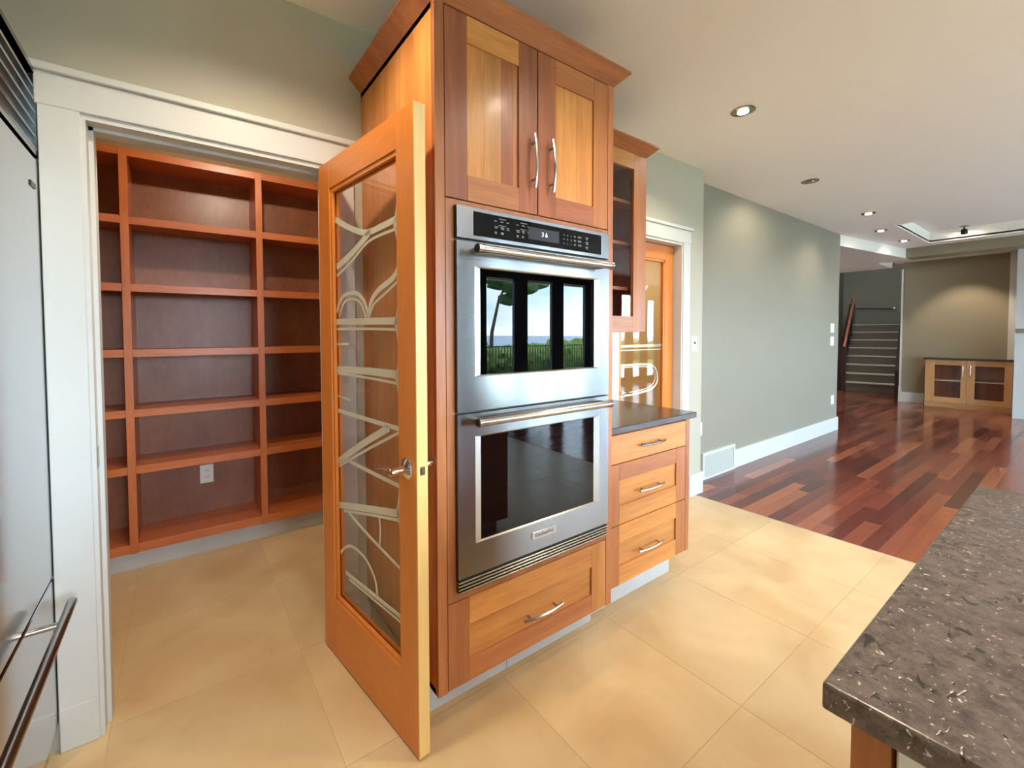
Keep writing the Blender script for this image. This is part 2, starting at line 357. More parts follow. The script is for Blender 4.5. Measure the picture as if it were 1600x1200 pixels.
# main ceiling with tray
TX0, TX1, TY0, TY1, TZ = 6.52, 8.43, -2.3, .29, 2.84
w = MB()
for a in ((-1.9, TX0, -4.7, 2.4), (TX1, 10.7, -4.7, 1.1), (TX0, TX1, TY1, 1.1), (TX0, TX1, -4.7, TY0)): w.box(a[0], a[1], a[2], a[3], HC, HC+.04)
ceil = S('ceiling', w, M['ceil'], 'white ceiling with recessed lights and a raised tray', 'ceiling')
P('tray_side', MB().box(TX0-.02, TX0, TY0, TY1, HC+.02, TZ).box(TX1, TX1+.02, TY0, TY1, HC+.02, TZ).box(TX0, TX1, TY0-.02, TY0, HC+.02, TZ).box(TX0, TX1, TY1, TY1+.02, HC+.02, TZ), M['ceil'], ceil)
P('tray_top', bx(TX0-.02, TX1+.02, TY0-.02, TY1+.02, TZ, TZ+.03), M['ceil'], ceil)
S('ceiling_pantry', bx(-1.36, .46, .83, 2.23, 2.545, 2.57), M['ceil'], 'white ceiling inside the pantry', 'ceiling')
S('ceiling_stairs', MB().box(9.9, 15.3, 1.0, 3.3, 4.4, 4.45).box(9.9, 9.96, 1.0, 3.3, HC, 4.4), M['ceil'], 'high ceiling over the stairwell', 'ceiling')
# baseboards
S('baseboard_grey', MB().box(3.69, 6.615, .842, .862, 0, .18, bev=.003).box(6.597, 6.615, .86, 1.0, 0, .18), M['white'], 'tall white baseboard along the grey wall', 'baseboard')
S('baseboard_stub', MB().box(2.60, 2.805, .682, .70, 0, .18, bev=.003).box(2.788, 2.805, .70, .84, 0, .18), M['white'], 'short white baseboard beside the second door', 'baseboard')
S('baseboard_far', MB().box(10.58, 10.6, .66, 1.02, 0, .19, bev=.002).box(10.575, 10.60, .98, 1.02, 0, .30), M['white'], 'white baseboard left of the far glass cabinet', 'baseboard')
S('lit_wall_end', bx(10.57, 10.60, .985, 1.012, .30, 2.55), M['white'], 'thin white strip standing for the lit end of the far wall at the stairwell', 'trim')  # light on the wall's end, put in as a white strip
# mantel edge on the column
S('trim_4', bx(9.70, 9.76, -1.7, -.48, 1.33, 1.39), M['wallfar'], 'thin tan ledge across the white column', 'trim')
# --- pantry casing
def casing(name, x0, x1, zt, label, base_l=None):
    t = T(name, ((x0+x1)/2, .69, 0), label, 'trim', kind='structure')
    for a, b in ((x0-.095, x0+.002), (x1-.002, x1+.095)):
        P('side_casing', MB().box(a, b, .680, .70, .14, zt+.01, bev=.002), M['white'], t)
        P('plinth', MB().box(a, b, .676, .70, 0, .142, bev=.003), M['white'], t)
    P('head_casing', MB().box(x0-.10, x1+.10, .678, .70, zt+.004, zt+.105, bev=.002), M['white'], t)
    P('head_cap', MB().box(x0-.115, x1+.115, .666, .70, zt+.105, zt+.13, bev=.003), M['white'], t)
    P('jamb', MB().box(x0-.0045, x0+.014, .688, .835, 0, zt-.0142).box(x1-.014, x1+.0045, .688, .835, 0, zt-.0142).box(x0-.0045, x1+.0045, .688, .835, zt-.014, zt+.0045), M['white'], t)
    P('stop', MB().box(x0+.014, x0+.026, .74 if name == 'trim_1' else .796, .80 if name == 'trim_1' else .83, 0, zt-.014).box(x1-.026, x1-.014, .74 if name == 'trim_1' else .796, .80 if name == 'trim_1' else .83, 0, zt-.014).box(x0+.014, x1-.014, .74 if name == 'trim_1' else .796, .80 if name == 'trim_1' else .83, zt-.026, zt-.014), M['white'], t)
    return t
tr1 = casing('trim_1', -.985, -.205, 2.045, 'white craftsman casing around the open pantry doorway')
P('strike_plate', MB().box(-.972, -.9695, .695, .735, .90, .965), M['nickel'], tr1)
casing('trim_2', 1.69, 2.475, 2.04, 'white casing around the second glass door by the grey wall')

# ================================================================== glass doors
def poly(pts, n=5):
    # Catmull-Rom smoothing
    out = []
    for i in range(len(pts)-1):
        p0 = pts[max(i-1, 0)]; p1 = pts[i]; p2 = pts[i+1]; p3 = pts[min(i+2, len(pts)-1)]
        for k in range(n):
            t = k/n
            out.append(tuple(.5*((2*p1[j])+(-p0[j]+p2[j])*t+(2*p0[j]-5*p1[j]+4*p2[j]-p3[j])*t*t+(-p0[j]+3*p1[j]-3*p2[j]+p3[j])*t**3) for j in (0, 1)))
    out.append(pts[-1]); return out
def glass_door(name, loc, rz, W_, H_, label, etch, lever=True):
    # local: x from hinge (0) to free edge (W_), y 0..0.04 thickness (y=0 is the shown face), z up
    t = T(name, loc, label, 'door', kind='structure', rz=rz); TH = .04; z0 = .008
    sw, tr, br = .106, .112, .245
    P('stile', MB().box(0, sw, 0, TH, z0, H_, bev=.0015), M['drz'], t, True)
    P('stile', MB().box(W_-sw, W_-.004, 0, TH, z0, H_, bev=.0015), M['drz'], t, True)
    P('edge_band', MB().box(W_-.005, W_, .0005, TH-.0005, z0, H_), M['drx_edge'], t, True)
    P('rail', MB().box(sw, W_-sw, 0, TH, H_-tr, H_, bev=.0015), M['drx'], t, True)
    P('rail', MB().box(sw, W_-sw, 0, TH, z0, br, bev=.0015), M['drx'], t, True)
    b = MB()
    for y0, y1 in ((.004, .016), (.024, .036)):
        b.box(sw, sw+.016, y0, y1, br, H_-tr).box(W_-sw-.004, W_-sw, y0, y1, br, H_-tr).box(sw, W_-sw, y0, y1, br, br+.016).box(sw, W_-sw, y0, y1, H_-tr-.016, H_-tr)
    P('glazing_bead', b, M['drz'], t, True)
    P('pane', MB().box(sw+.002, W_-sw-.002, .018, .022, br+.002, H_-tr-.002), M['glass'], t, True)
    e = MB()
    for pts, wd in etch: e.ribbon(poly(pts) if len(pts) > 2 else pts, wd, .0172, .0180)
    P('etching', e, M['etch'], t, True)
    hx, hz = W_-.055, .917
    for sgn, yb in ((-1, 0), (1, TH)):
        h = MB().lathe([(.034, 0), (.034, .004), (.030, .008), (.020, .012), (.0135, .016), (.0125, .056), (.014, .062), (.0, .065)], (hx, yb, hz), (0, sgn, 0), 24)
        yy = yb+sgn*.052
        h.tube([(hx+.004, yy, hz), (hx-.03, yy, hz+.004), (hx-.065, yy+sgn*.004, hz+.002), (hx-.095, yy+sgn*.004, hz-.006), (hx-.115, yy, hz-.004)], [.0105, .0095, .008, .0065, .006], 10, .7)
        P('lever_handle', h, M['chrome'], t, True, True)
    P('latch', MB().box(W_-.001, W_+.0012, .011, .029, hz-.013, hz+.013).box(W_, W_+.006, .014, .026, hz-.008, hz+.008), M['reflector'], t, True)
    for z in ((.25, 1.05, 1.82) if name == 'door_1' else ()):
        P('hinge', MB().tube([(-.004, TH+.004, z-.05), (-.004, TH+.004, z+.05)], .006, 8), M['nickel'], t, True)
    return t
ETCH = [([(.122, 1.80), (.25, 1.745), (.378, 1.705), (.50, 1.708), (.602, 1.716)], .022), ([(.13, 1.61), (.26, 1.645), (.378, 1.69), (.41, 1.705)], .026), ([(.13, 1.575), (.27, 1.62), (.404, 1.672), (.602, 1.683)], .010),
 ([(.592, 1.765), (.588, 1.70), (.592, 1.635)], [.008, .010, .014, .020, .030, .042, .030, .020, .014, .010, .008]),
 ([(.125, 1.43), (.16, 1.475), (.21, 1.495), (.302, 1.492), (.362, 1.455), (.389, 1.398)], .015), ([(.145, 1.41), (.19, 1.462), (.26, 1.474), (.33, 1.455), (.37, 1.40)], .008),
 ([(.389, 1.40), (.41, 1.455), (.463, 1.492), (.56, 1.525), (.606, 1.565)], .020), ([(.396, 1.40), (.43, 1.445), (.50, 1.474), (.606, 1.517)], .009),
 ([(.122, 1.390), (.396, 1.386), (.606, 1.383)], .024), ([(.122, 1.361), (.40, 1.359), (.606, 1.354)], .009),
 ([(.592, 1.435), (.588, 1.375), (.592, 1.31)], [.008, .010, .014, .020, .030, .042, .030, .020, .014, .010, .008]),
 ([(.122, 1.30), (.228, 1.302)], .008), ([(.122, 1.09), (.236, 1.083)], .008),
 ([(.122, 1.198), (.404, 1.206), (.606, 1.206)], .027), ([(.122, 1.182), (.403, 1.181), (.606, 1.176)], .009),
 ([(.592, 1.25), (.588, 1.195), (.592, 1.13)], [.008, .010, .014, .020, .030, .042, .030, .020, .014, .010, .008]),
 ([(.122, 1.030), (.399, 1.028), (.610, 1.028)], .016), ([(.122, .822), (.328, .929), (.525, 1.022)], .026), ([(.125, .802), (.397, .930), (.610, 1.024)], .010),
 ([(.17, .842), (.394, .838), (.606, .836)], .014), ([(.122, .640), (.391, .701), (.606, .747)], .026), ([(.16, .626), (.390, .680), (.606, .724)], .010),
 ([(.592, .85), (.588, .745), (.592, .69)], [.008, .010, .014, .020, .030, .042, .030, .020, .014, .010, .008]),
 ([(.19, .636), (.388, .593), (.610, .556)], .012), ([(.449, .690), (.457, .642), (.450, .580)], .010),
 ([(.125, .44), (.17, .48), (.241, .507), (.344, .498), (.411, .452), (.43, .40)], .012),
 ([(.17, .378), (.382, .387), (.606, .396)], .016), ([(.20, .362), (.409, .370), (.606, .377)], .009)]
ang = math.atan2(-.713, .097)
glass_door('door_1', (-.256, .692, 0), ang, .72, 2.035, 'tall orange fir door with etched glass standing open beside the oven cabinet', ETCH)
ET2 = [([(.11, 1.245), (.35, 1.245), (.62, 1.245)], .020), ([(.11, 1.215), (.35, 1.215), (.62, 1.215)], .008),
 ([(.70, 1.105), (.35, 1.105), (.21, 1.08), (.165, 1.0), (.20, .93), (.35, .895), (.70, .88)], .016), ([(.70, 1.09), (.36, 1.088), (.235, 1.06), (.195, 1.0), (.23, .945), (.36, .912), (.70, .90)], .007),
 ([(.30, 1.7), (.42, 1.62), (.62, 1.60)], .018), ([(.12, .62), (.4, .70), (.63, .74)], .020), ([(.13, .45), (.38, .5), (.63, .42)], .016)]
d2 = glass_door('door_2', (2.455, .798, 0), math.pi, .748, 2.02, 'closed orange fir glass door behind the small counter', ET2)

# ================================================================== recessed lights
def downlight(x, y, label, z=HC, aim=None, power=20, lit=True, color=(1, .85, .66), size=140, r=.066, group='recessed ceiling spotlights'):
    t = T('recessed_light', (x, y, z), label, 'ceiling light', group)
    P('trim_ring', MB().lathe([(r, 0), (r*1.02, -.004), (r*.93, -.007), (r*.80, -.004), (r*.78, .012)], (x, y, z), n=28), M['nickel'], t, smooth=True)
    P('reflector', MB().lathe([(r*.80, -.002), (r*.62, .0), (r*.5, -.001), (r*.0, -.0015)], (x, y, z-.003), n=20), M['reflector'], t)
    P('bulb', MB().lathe([(r*.48, -.006), (r*.44, -.012), (r*.2, -.014), (0, -.0145)], (x, y, z), n=20), M['lampglow'] if lit else M['reflector'], t, smooth=True)
    if power: spot(t, (x, y, z-.03), aim or (x, y, 0), power, color, size)
    return t
downlight(-.50, .02, 'recessed light above the pantry doorway', power=26)
downlight(2.04, .054, 'bright recessed light nearest the oven cabinet', power=20)
downlight(3.80, .29, 'dim tilted recessed light second from the oven cabinet', power=14, aim=(4.0, .8, 1.6), lit=False)
downlight(5.55, .31, 'recessed light third along the row, above the hardwood floor', power=14, aim=(5.6, .6, 0))
downlight(6.74, .47, 'fourth recessed light, beside the lowered passage ceiling', power=3, aim=(7.0, .9, 1.5))
downlight(7.85, .46, 'last recessed light before the olive beam', power=3, aim=(8.2, .8, 1.5))
downlight(9.80, .12, 'recessed light washing the far olive wall', power=40, aim=(10.5, .15, 1.1), size=75)
downlight(-.45, 1.07, 'recessed light on the pantry ceiling', z=2.545, power=20, size=160, aim=(-.45, 1.9, .6))
for x, y, lb in ((.75, -.75, 'added unseen fill light above the aisle in front of the oven'), (2.2, -1.4, 'added unseen fill light above the far end of the island'), (-.6, -2.2, 'added unseen fill light behind the viewer, in front of the refrigerator'), (1.0, -2.6, 'added unseen fill light on the window side of the island')):
    downlight(x, y, lb, power=22)  # out-of-view lamps added to light the floor and cabinet fronts
downlight(2.1, 1.55, 'added fill light to brighten the room behind the second glass door', power=36)  # lamp added only to illuminate the room behind the glass
downlight(8.2, 1.7, 'added unseen fill light in the lowered passage ceiling, lighting the stairs', z=2.525, power=26, aim=(10.5, 1.7, .3))  # out-of-view lamp added to light the stairs
# monopoint in the tray
t = T('spotlight', (8.30, -.08, TZ), 'small dark adjustable spotlight hanging in the ceiling tray', 'ceiling light')
P('mount_plate', MB().lathe([(.05, 0), (.05, -.012), (.0, -.013)], (8.30, -.08, TZ), n=16), M['nickel'], t)
P('stem', MB().tube([(8.30, -.08, TZ-.01), (8.30, -.08, TZ-.05)], .008, 8), M['darkmetal'], t)
P('lamp_head', MB().lathe([(.02, -.03), (.035, -.01), (.035, .04), (.03, .045), (.0, .04)], (8.30, -.08, TZ-.07), (.3, 0, -1), 14), M['darkmetal'], t, smooth=True)
spot(t, (8.30, -.08, TZ-.10), (8.43, -.08, TZ-.12), 6, size=150)

# ================================================================== pantry shelving
sh = T('pantry_shelves', (-.45, 2.06, 0), 'built-in red cherry shelving with three bays inside the pantry', 'shelving')
YF, YB = 1.90, 2.20
ST = [(-1.345, -1.31), (-.994, -.957), (-.337, -.30), (.33, .366)]
for a, b in ST: P('upright', bx(a, b, YF-.004, YB, .112, 2.363, bev=.001), M['shz'], sh)
for (_, a), (b, _2) in zip(ST, ST[1:]):
    P('top_rail', bx(a, b, YF, YF+.02, 2.322, 2.363), M['shx'], sh)
    P('shelf', bx(a, b, YF+.02, YB, 2.34, 2.36), M['shx'], sh)
    for z in (1.993, 1.622, 1.258, .922, .602):
        s_ = P('shelf', bx(a, b, YF+.004, YB, z-.022, z), M['shx'], sh)
        P('nosing', bx(a, b, YF-.002, YF+.018, z-.042, z+.001, bev=.001), M['shx'], s_)
    P('bottom_shelf', bx(a, b, YF, YB, .115, .165, bev=.001), M['shx'], sh)
    P('back_panel', bx(a, b, YB, YB+.012, .10, 2.363), M['back'], sh)
P('toe_kick', bx(ST[0][0], ST[-1][1], 1.955, 1.975, 0, .115), M['toe'], sh)
def plate(name, c, face, w_, h_, label, cat, kind='outlet', group=None):
    # face: 'y-' faces -y, 'x-' faces -x ; c = centre on surface
    t = T(name, c, label, cat, group); x, y, z = c
    def bb(u0, u1, d0, d1, z0, z1, bev=0):
        return bx(x+u0, x+u1, y-d1, y-d0, z+z0, z+z1, bev=bev)
    P('cover_plate', bb(-w_/2, w_/2, 0, .006, -h_/2, h_/2, bev=.0015), M['plate'], t)
    if kind == 'outlet':
        for dz in (-.02, .02):
            s_ = P('socket', bb(-.016, .016, .006, .008, dz-.014, dz+.014, bev=.0008), M['plate'], t)
            P('slot', bb(-.008, -.005, .008, .0083, dz-.004, dz+.006), M['slot'], s_); P('slot', bb(.005, .008, .008, .0083, dz-.004, dz+.006), M['slot'], s_)
    elif kind == 'switch':
        P('rocker', bb(-.016, .016, .006, .010, -.033, .033, bev=.001), M['plate'], t)
    elif kind == 'toggle':
        P('toggle', bb(-.006, .006, .006, .016, -.004, .014, bev=.001), M['slot'], t)
    return t
plate('wall_outlet', (-.617, YB, .42), 'y-', .075, .12, 'white outlet on the pantry back panel under the lowest shelf', 'outlet')
plate('wall_switch', (2.665, .70, 1.255), 'y-', .075, .12, 'white wall switch between the second door and the grey wall corner', 'switch', 'toggle')
plate('wall_switch', (6.36, .86, 1.40), 'y-', .12, .12, 'upper of two white switch plates at the end of the grey wall', 'switch', 'switch')
plate('wall_switch', (6.36, .86, 1.225), 'y-', .12, .12, 'lower of two white switch plates at the end of the grey wall', 'switch', 'switch')
plate('wall_outlet', (6.42, .86, .43), 'y-', .10, .12, 'white outlet low on the far end of the grey wall', 'outlet')
plate('wall_outlet', (3.06, .86, .47), 'y-', .075, .12, 'white outlet low on the near end of the grey wall', 'outlet')
v = T('vent_grille', (3.40, .86, 0), 'white floor-level air return grille at the start of the grey wall', 'vent')
P('frame', MB().box(3.09, 3.69, .838, .86, 0, .02).box(3.09, 3.69, .838, .86, .222, .245).box(3.09, 3.115, .838, .86, .02, .222).box(3.665, 3.69, .838, .86, .02, .222), M['white'], v)
for k in range(16): P('louver', bx(3.115, 3.665, .843, .852, .023+k*.0124, .031+k*.0124), M['white'], v)
P('backing', bx(3.115, 3.665, .854, .86, .02, .222), M['wall'], v)

# ================================================================== cabinet doors and pulls
def pull(parent, c, axis, L=.198, proj=.032, front=-1):
    # bowed bar pull on a y-facing front; c = centre on the surface
    x, y, z = c; mb = MB(); n = 12; pts = []
    for k in range(n+1):
        t = k/n*2-1; d = y-(.020+.012*(1-t*t))
        pts.append((x+t*L/2, d, z) if axis == 'x' else (x, d, z+t*L/2))
    mb.tube(pts, .0058, 8, 1.0)
    for s_ in (-.34, .34):
        a = (x+s_*L, y, z) if axis == 'x' else (x, y, z+s_*L); b = (a[0], y-.028, a[2]); mb.tube([a, b], .0045, 8)
    return P('handle', mb, M['nickel'], parent, smooth=True)
def shaker(parent, name, x0, x1, z0, z1, y, px0, px1, pz0, pz1, mats, boards=None, axis='z', th=.02):
    # recessed panel is the part; stiles, rails, boards and pull are its pieces
    d = P(name, bx(px0-.008, px1+.008, y+.008, y+th-.002, pz0-.008, pz1+.008), mats['panel'], parent)
    if boards:
        for a, b, mm in boards: P('panel_board', bx(a, b, y+.0072, y+.0082, pz0, pz1), mm, d)
    P('stile', bx(x0, px0, y, y+th, z0, z1, bev=.001), mats['sl'], d); P('stile', bx(px1, x1, y, y+th, z0, z1, bev=.001), mats['sr'], d)
    P('rail', bx(px0, px1, y, y+th, pz1, z1, bev=.001), mats['rt'], d); P('rail', bx(px0, px1, y, y+th, z0, pz0, bev=.001), mats['rb'], d)
    return d
# ---- tall oven cabinet
CX0, CX1, CY = -.068, .805, .02
tc_ = T('oven_cabinet', (.37, .36, 0), 'tall cherry cabinet housing the double oven', 'cabinet')
P('body', MB().box(CX0+.004, CX0+.02, CY+.02, .70, .13, 2.40).box(CX1-.02, CX1-.004, CY+.02, .70, .13, 2.40).box(CX0, CX1, CY+.02, .70, 2.38, 2.40).box(CX0, CX1, CY+.02, .70, .13, .15).box(CX0+.02, CX1-.02, .66, .70, .15, 2.38), M['ltz'], tc_)
P('side_panel', bx(CX0, CX0+.004, CY+.02, .70, .13, 2.40), M['ltz'], tc_)
P('face_stile', bx(CX0, -.032, CY, CY+.02, .13, 2.40, bev=.001), M['chz'], tc_)
P('face_stile', bx(.770, CX1, CY, CY+.02, .13, 2.40, bev=.001), M['chz'], tc_)
P('face_rail', bx(-.032, .770, CY+.001, CY+.02, 2.398, 2.402), M['dkx'], tc_)
o = P('oven_surround', MB().box(-.030, .006, CY, CY+.02, .434, 1.783).box(.750, .767, CY, CY+.02, .434, 1.783).box(.006, .750, CY, CY+.02, .434, .472).box(.006, .750, CY, CY+.02, 1.752, 1.783), M['chz'], tc_)
da = shaker(tc_, 'cabinet_door', -.030, .366, 1.787, 2.395, CY, .056, .278, 1.872, 2.307, dict(panel=M['ltz'], sl=M['dkz'], sr=M['dkz'], rt=M['ltx'], rb=M['chx']),
            [(.056, .128, M['ltz']), (.129, .202, M['ltz']), (.203, .254, M['dkz']), (.255, .278, M['chz'])])
pull(da, (.340, CY, 1.977), 'z')
db = shaker(tc_, 'cabinet_door', .371, .767, 1.787, 2.395, CY, .462, .678, 1.870, 2.305, dict(panel=M['ltz'], sl=M['dkz'], sr=M['chz'], rt=M['chx'], rb=M['dkx']),
            [(.462, .584, M['ltz']), (.585, .678, M['ltz'])])
pull(db, (.431, CY, 1.977), 'z')
dd = shaker(tc_, 'drawer', -.030, .767, .134, .430, CY, .055, .678, .212, .335, dict(panel=M['ltx'], sl=M['chz'], sr=M['ltz'], rt=M['ltx'], rb=M['chx']))
pull(dd, (.384, CY, .262), 'x')
def crown(parent, x0, x1, yf, yb, zb, zt, o=.052, left=True, right=True, mat='chx'):
    # mitred flared crown: front, left, right as one swept section
    mb = MB(); bm = mb.bm
    def ring(off, z):
        return [(x0-(off if left else 0), yb, z), (x0-(off if left else 0), yf-off, z), (x1+(off if right else 0), yf-off, z), (x1+(off if right else 0), yb, z)]
    rs = [ring(0, zb), ring(.004, zb+.004), ring(o-.004, zt-.012), ring(o, zt-.010), ring(o, zt)]
    vr = [[bm.verts.new(p) for p in r] for r in rs]
    for A, B in zip(vr, vr[1:]):
        for k in range(4): bm.faces.new((A[k], A[(k+1) % 4], B[(k+1) % 4], B[k]))
    bm.faces.new(list(reversed(vr[0]))); bm.faces.new(vr[-1])
    return P('crown', mb, M[mat], parent)
crown(tc_, CX0, CX1, CY, .70, 2.40, 2.458)
P('toe_kick', MB().box(-.05, .295, .125, .14, 0, .132).box(.298, .79, .125, .14, 0, .132).box(-.05, -.038, .14, .70, 0, .132), M['toe'], tc_)

# ---- double wall oven
ov = T('wall_oven', (.378, .02, .464), 'stainless steel double wall oven with black glass windows', 'oven')
OX0, OX1 = 0.0, .756
P('case', MB().box(OX0+.006, OX1-.006, .022, .60, .47, 1.755).box(OX0+.002, OX1-.002, .0165, .0215, .466, 1.760), M['black'], ov)
# control panel
cp = P('control_panel', MB().box(OX0, OX1, -.0, .004, 1.656, 1.762, bev=.001), M['steel'], ov)
P('panel_side', bx(OX0, OX1, .004, .018, 1.656, 1.762), M['black'], cp)
P('control_glass', bx(.066, .703, -.0022, .002, 1.669, 1.749, bev=.0008), M['ctrlglass'], cp)
P('display_screen', bx(.303, .457, -.0032, -.0015, 1.687, 1.731), M['display'], cp)
text('display_digits', '3 6', .024, M['digit'], cp, (.382, -.0036, 1.709), (math.radians(90), 0, 0))
lg = MB()
random.seed(3)
def marks(x0, z, n, dx, w_, h_=.0035):
    for k in range(n): lg.box(x0+k*dx, x0+k*dx+w_*random.uniform(.6, 1), -.0030, -.0022, z, z+h_)
for bx0 in (.150, .246):
    lg.box(bx0+.02, bx0+.05, -.0030, -.0022, 1.7365, 1.7395)
    marks(bx0, 1.727, 3, .026, .015); marks(bx0, 1.7075, 3, .026, .019, .004); marks(bx0+.002, 1.7025, 3, .026, .015, .003); marks(bx0+.002, 1.685, 2, .026, .011, .008)
    lg.box(bx0+.018, bx0+.05, -.0030, -.0022, 1.7145, 1.7165)
for r_ in range(3):
    marks(.482, 1.721-r_*.016, 3, .020, .005, .005); marks(.540, 1.721-r_*.016, 1, .02, .014, .006); marks(.562, 1.721-r_*.016, 1, .02, .02, .006); marks(.606, 1.725-r_*.019, 1, .02, .02, .005); marks(.609, 1.719-r_*.019, 1, .02, .012, .004)
P('legend', lg, M['legend'], cp)
def ovendoor(z0, z1, wz0, wz1, gz0, gz1, hz):
    d = MB(); wx0, wx1 = .068, .697
    d.box(OX0, wx0, 0, .004, z0, z1).box(wx1, OX1, 0, .004, z0, z1).box(wx0, wx1, 0, .004, z0, wz0).box(wx0, wx1, 0, .004, wz1, z1)
    dr = P('oven_door', d, M['steel'], ov)
    P('door_side', MB().box(OX0, wx0, .004, .018, z0, z1).box(wx1, OX1, .004, .018, z0, z1).box(wx0, wx1, .004, .018, z0, wz0).box(wx0, wx1, .004, .018, wz1, z1), M['black'], dr)
    # bright bevelled window surround
    b = MB(); bm = b.bm; gx0, gx1 = .095, .665
    A = [bm.verts.new(v_) for v_ in ((wx0, -.001, wz0), (wx1, -.001, wz0), (wx1, -.001, wz1), (wx0, -.001, wz1))]
    Bq = [bm.verts.new(v_) for v_ in ((gx0, .004, gz0), (gx1, .004, gz0), (gx1, .004, gz1), (gx0, .004, gz1))]
    Cq = [bm.verts.new(v_) for v_ in ((wx0, .016, wz0), (wx1, .016, wz0), (wx1, .016, wz1), (wx0, .016, wz1))]
    for k in range(4):
        bm.faces.new((A[k], A[(k+1) % 4], Bq[(k+1) % 4], Bq[k])); bm.faces.new((A[k], Cq[k], Cq[(k+1) % 4], A[(k+1) % 4])); bm.faces.new((Bq[k], Bq[(k+1) % 4], Cq[(k+1) % 4], Cq[k]))
    P('window_frame', b, M['steelh'], dr)
    P('window_glass', bx(gx0-.006, gx1+.006, .0037, .015, gz0-.003, gz1+.003), M['ovenglass'], dr)
    h = MB().tube([(.046, -.052, hz), (.712, -.052, hz)], .0135, 18)
    for x in (.046, .706): h.lathe([(.0155, 0), (.0155, .006)], (x, -.052, hz), (1, 0, 0), 18)
    for x in (.066, .690): h.tube([(x, 0, hz), (x, -.045, hz)], .010, 12)
    for x in (.053, .070, .681, .698): h.lathe([(.0148, 0), (.0148, .003)], (x, -.052, hz), (1, 0, 0), 18)
    P('handle', h, M['steelh'], dr, smooth=True)
    for x in (.0435, .7145): P('handle_cap', MB().lathe([(.0125, -.0015), (.0125, .0015)], (x, -.052, hz), (1, 0, 0), 16), M['darkmetal'], dr)
    return dr
ovendoor(1.079, 1.647, 1.195, 1.567, 1.200, 1.562, 1.617)
ld = ovendoor(.516, 1.071, .624, .992, .629, .987, 1.049)
bd = P('badge', bx(.321, .444, -.003, 0, .562, .590, bev=.0008), M['badge'], ld)
text('badge_lettering', 'KitchenAid', .021, M['print'], ld, (.3825, -.0034, .5755), (math.radians(90), 0, 0))
P('vent_back', bx(OX0+.004, OX1-.004, .006, .018, .466, .514), M['black'], ov)
for z in (.466, .4775, .489, .5005): P('vent_slat', bx(OX0, OX1, -.002, .014, z, z+.0055, bev=.0008), M['steelh'], ov)

# ---- base cabinet with drawers
BY = .055
bc = T('base_cabinet', (1.15, .37, 0), 'cherry base cabinet with three drawers right of the oven', 'cabinet')
P('body', MB().box(.806, 1.493, BY+.02, .70, .158, .884), M['chz'], bc)
P('face_stile', bx(1.459, 1.495, BY, BY+.02, .158, .884, bev=.001), M['chz'], bc)
P('face_stile', bx(.806, .832, BY, BY+.02, .158, .884, bev=.001), M['chz'], bc)
q = P('drawer', bx(.834, 1.457, BY, BY+.02, .737, .870, bev=.001), M['ltx'], bc); pull(q, (1.14, BY, .803), 'x')
q = shaker(bc, 'drawer', .834, 1.457, .448, .733, BY, .905, 1.371, .536, .655, dict(panel=M['ltx'], sl=M['chz'], sr=M['chz'], rt=M['chx'], rb=M['ltx'])); pull(q, (1.133, BY, .585), 'x')
q = shaker(bc, 'drawer', .834, 1.457, .160, .444, BY, .905, 1.371, .248, .362, dict(panel=M['ltx'], sl=M['chz'], sr=M['chz'], rt=M['ltx'], rb=M['ltx'])); pull(q, (1.128, BY, .292), 'x')
P('toe_kick', MB().box(.8065, 1.47, .155, .17, 0, .16).box(1.458, 1.47, .17, .70, 0, .16), M['toe'], bc)
tag(P('countertop', MB().box(.806, 1.521, .030, .70, .884, .914, bev=.003, seg=2), M['counter2']), 'small dark stone countertop on the three-drawer base cabinet', 'countertop')
# ---- wall cabinet with glass door
WY = .337
wc = T('wall_cabinet', (1.15, .52, 1.347), 'cherry wall cabinet with a glass door above the small counter', 'cabinet')
P('body', MB().box(.806, .824, WY+.02, .70, 1.347, 2.36).box(1.477, 1.495, WY+.02, .70, 1.347, 2.36).box(.824, 1.477, WY+.02, .70, 1.347, 1.367).box(.824, 1.477, WY+.02, .70, 2.34, 2.36).box(.824, 1.477, .69, .70, 1.367, 2.34), M['inside'], wc)
P('side_panel', bx(1.4951, 1.4971, WY+.02, .70, 1.347, 2.36), M['chz'], wc)
for z in (1.60, 1.86, 2.10): P('shelf', bx(.824, 1.477, WY+.05, .69, z-.009, z+.009), M['inside'], wc)
gd = P('cabinet_door', MB().box(.808, .905, WY, WY+.02, 1.349, 2.358, bev=.001).box(1.379, 1.494, WY, WY+.02, 1.349, 2.358, bev=.001), M['chz'], wc)
P('rail', bx(.905, 1.379, WY, WY+.02, 1.349, 1.437), M['chx'], gd); P('rail', bx(.905, 1.379, WY, WY+.02, 2.272, 2.358), M['ltx'], gd)
P('pane', bx(.90, 1.384, WY+.009, WY+.013, 1.432, 2.277), M['glass'], gd)
pull(gd, (.855, WY, 1.52), 'z', L=.15)
for z in (1.55, 1.83, 2.2): P('hinge', bx(1.40, 1.476, WY+.022, WY+.04, z-.02, z+.02), M['nickel'], gd)
crown(wc, .806, 1.495, WY, .70, 2.36, 2.416, left=False)

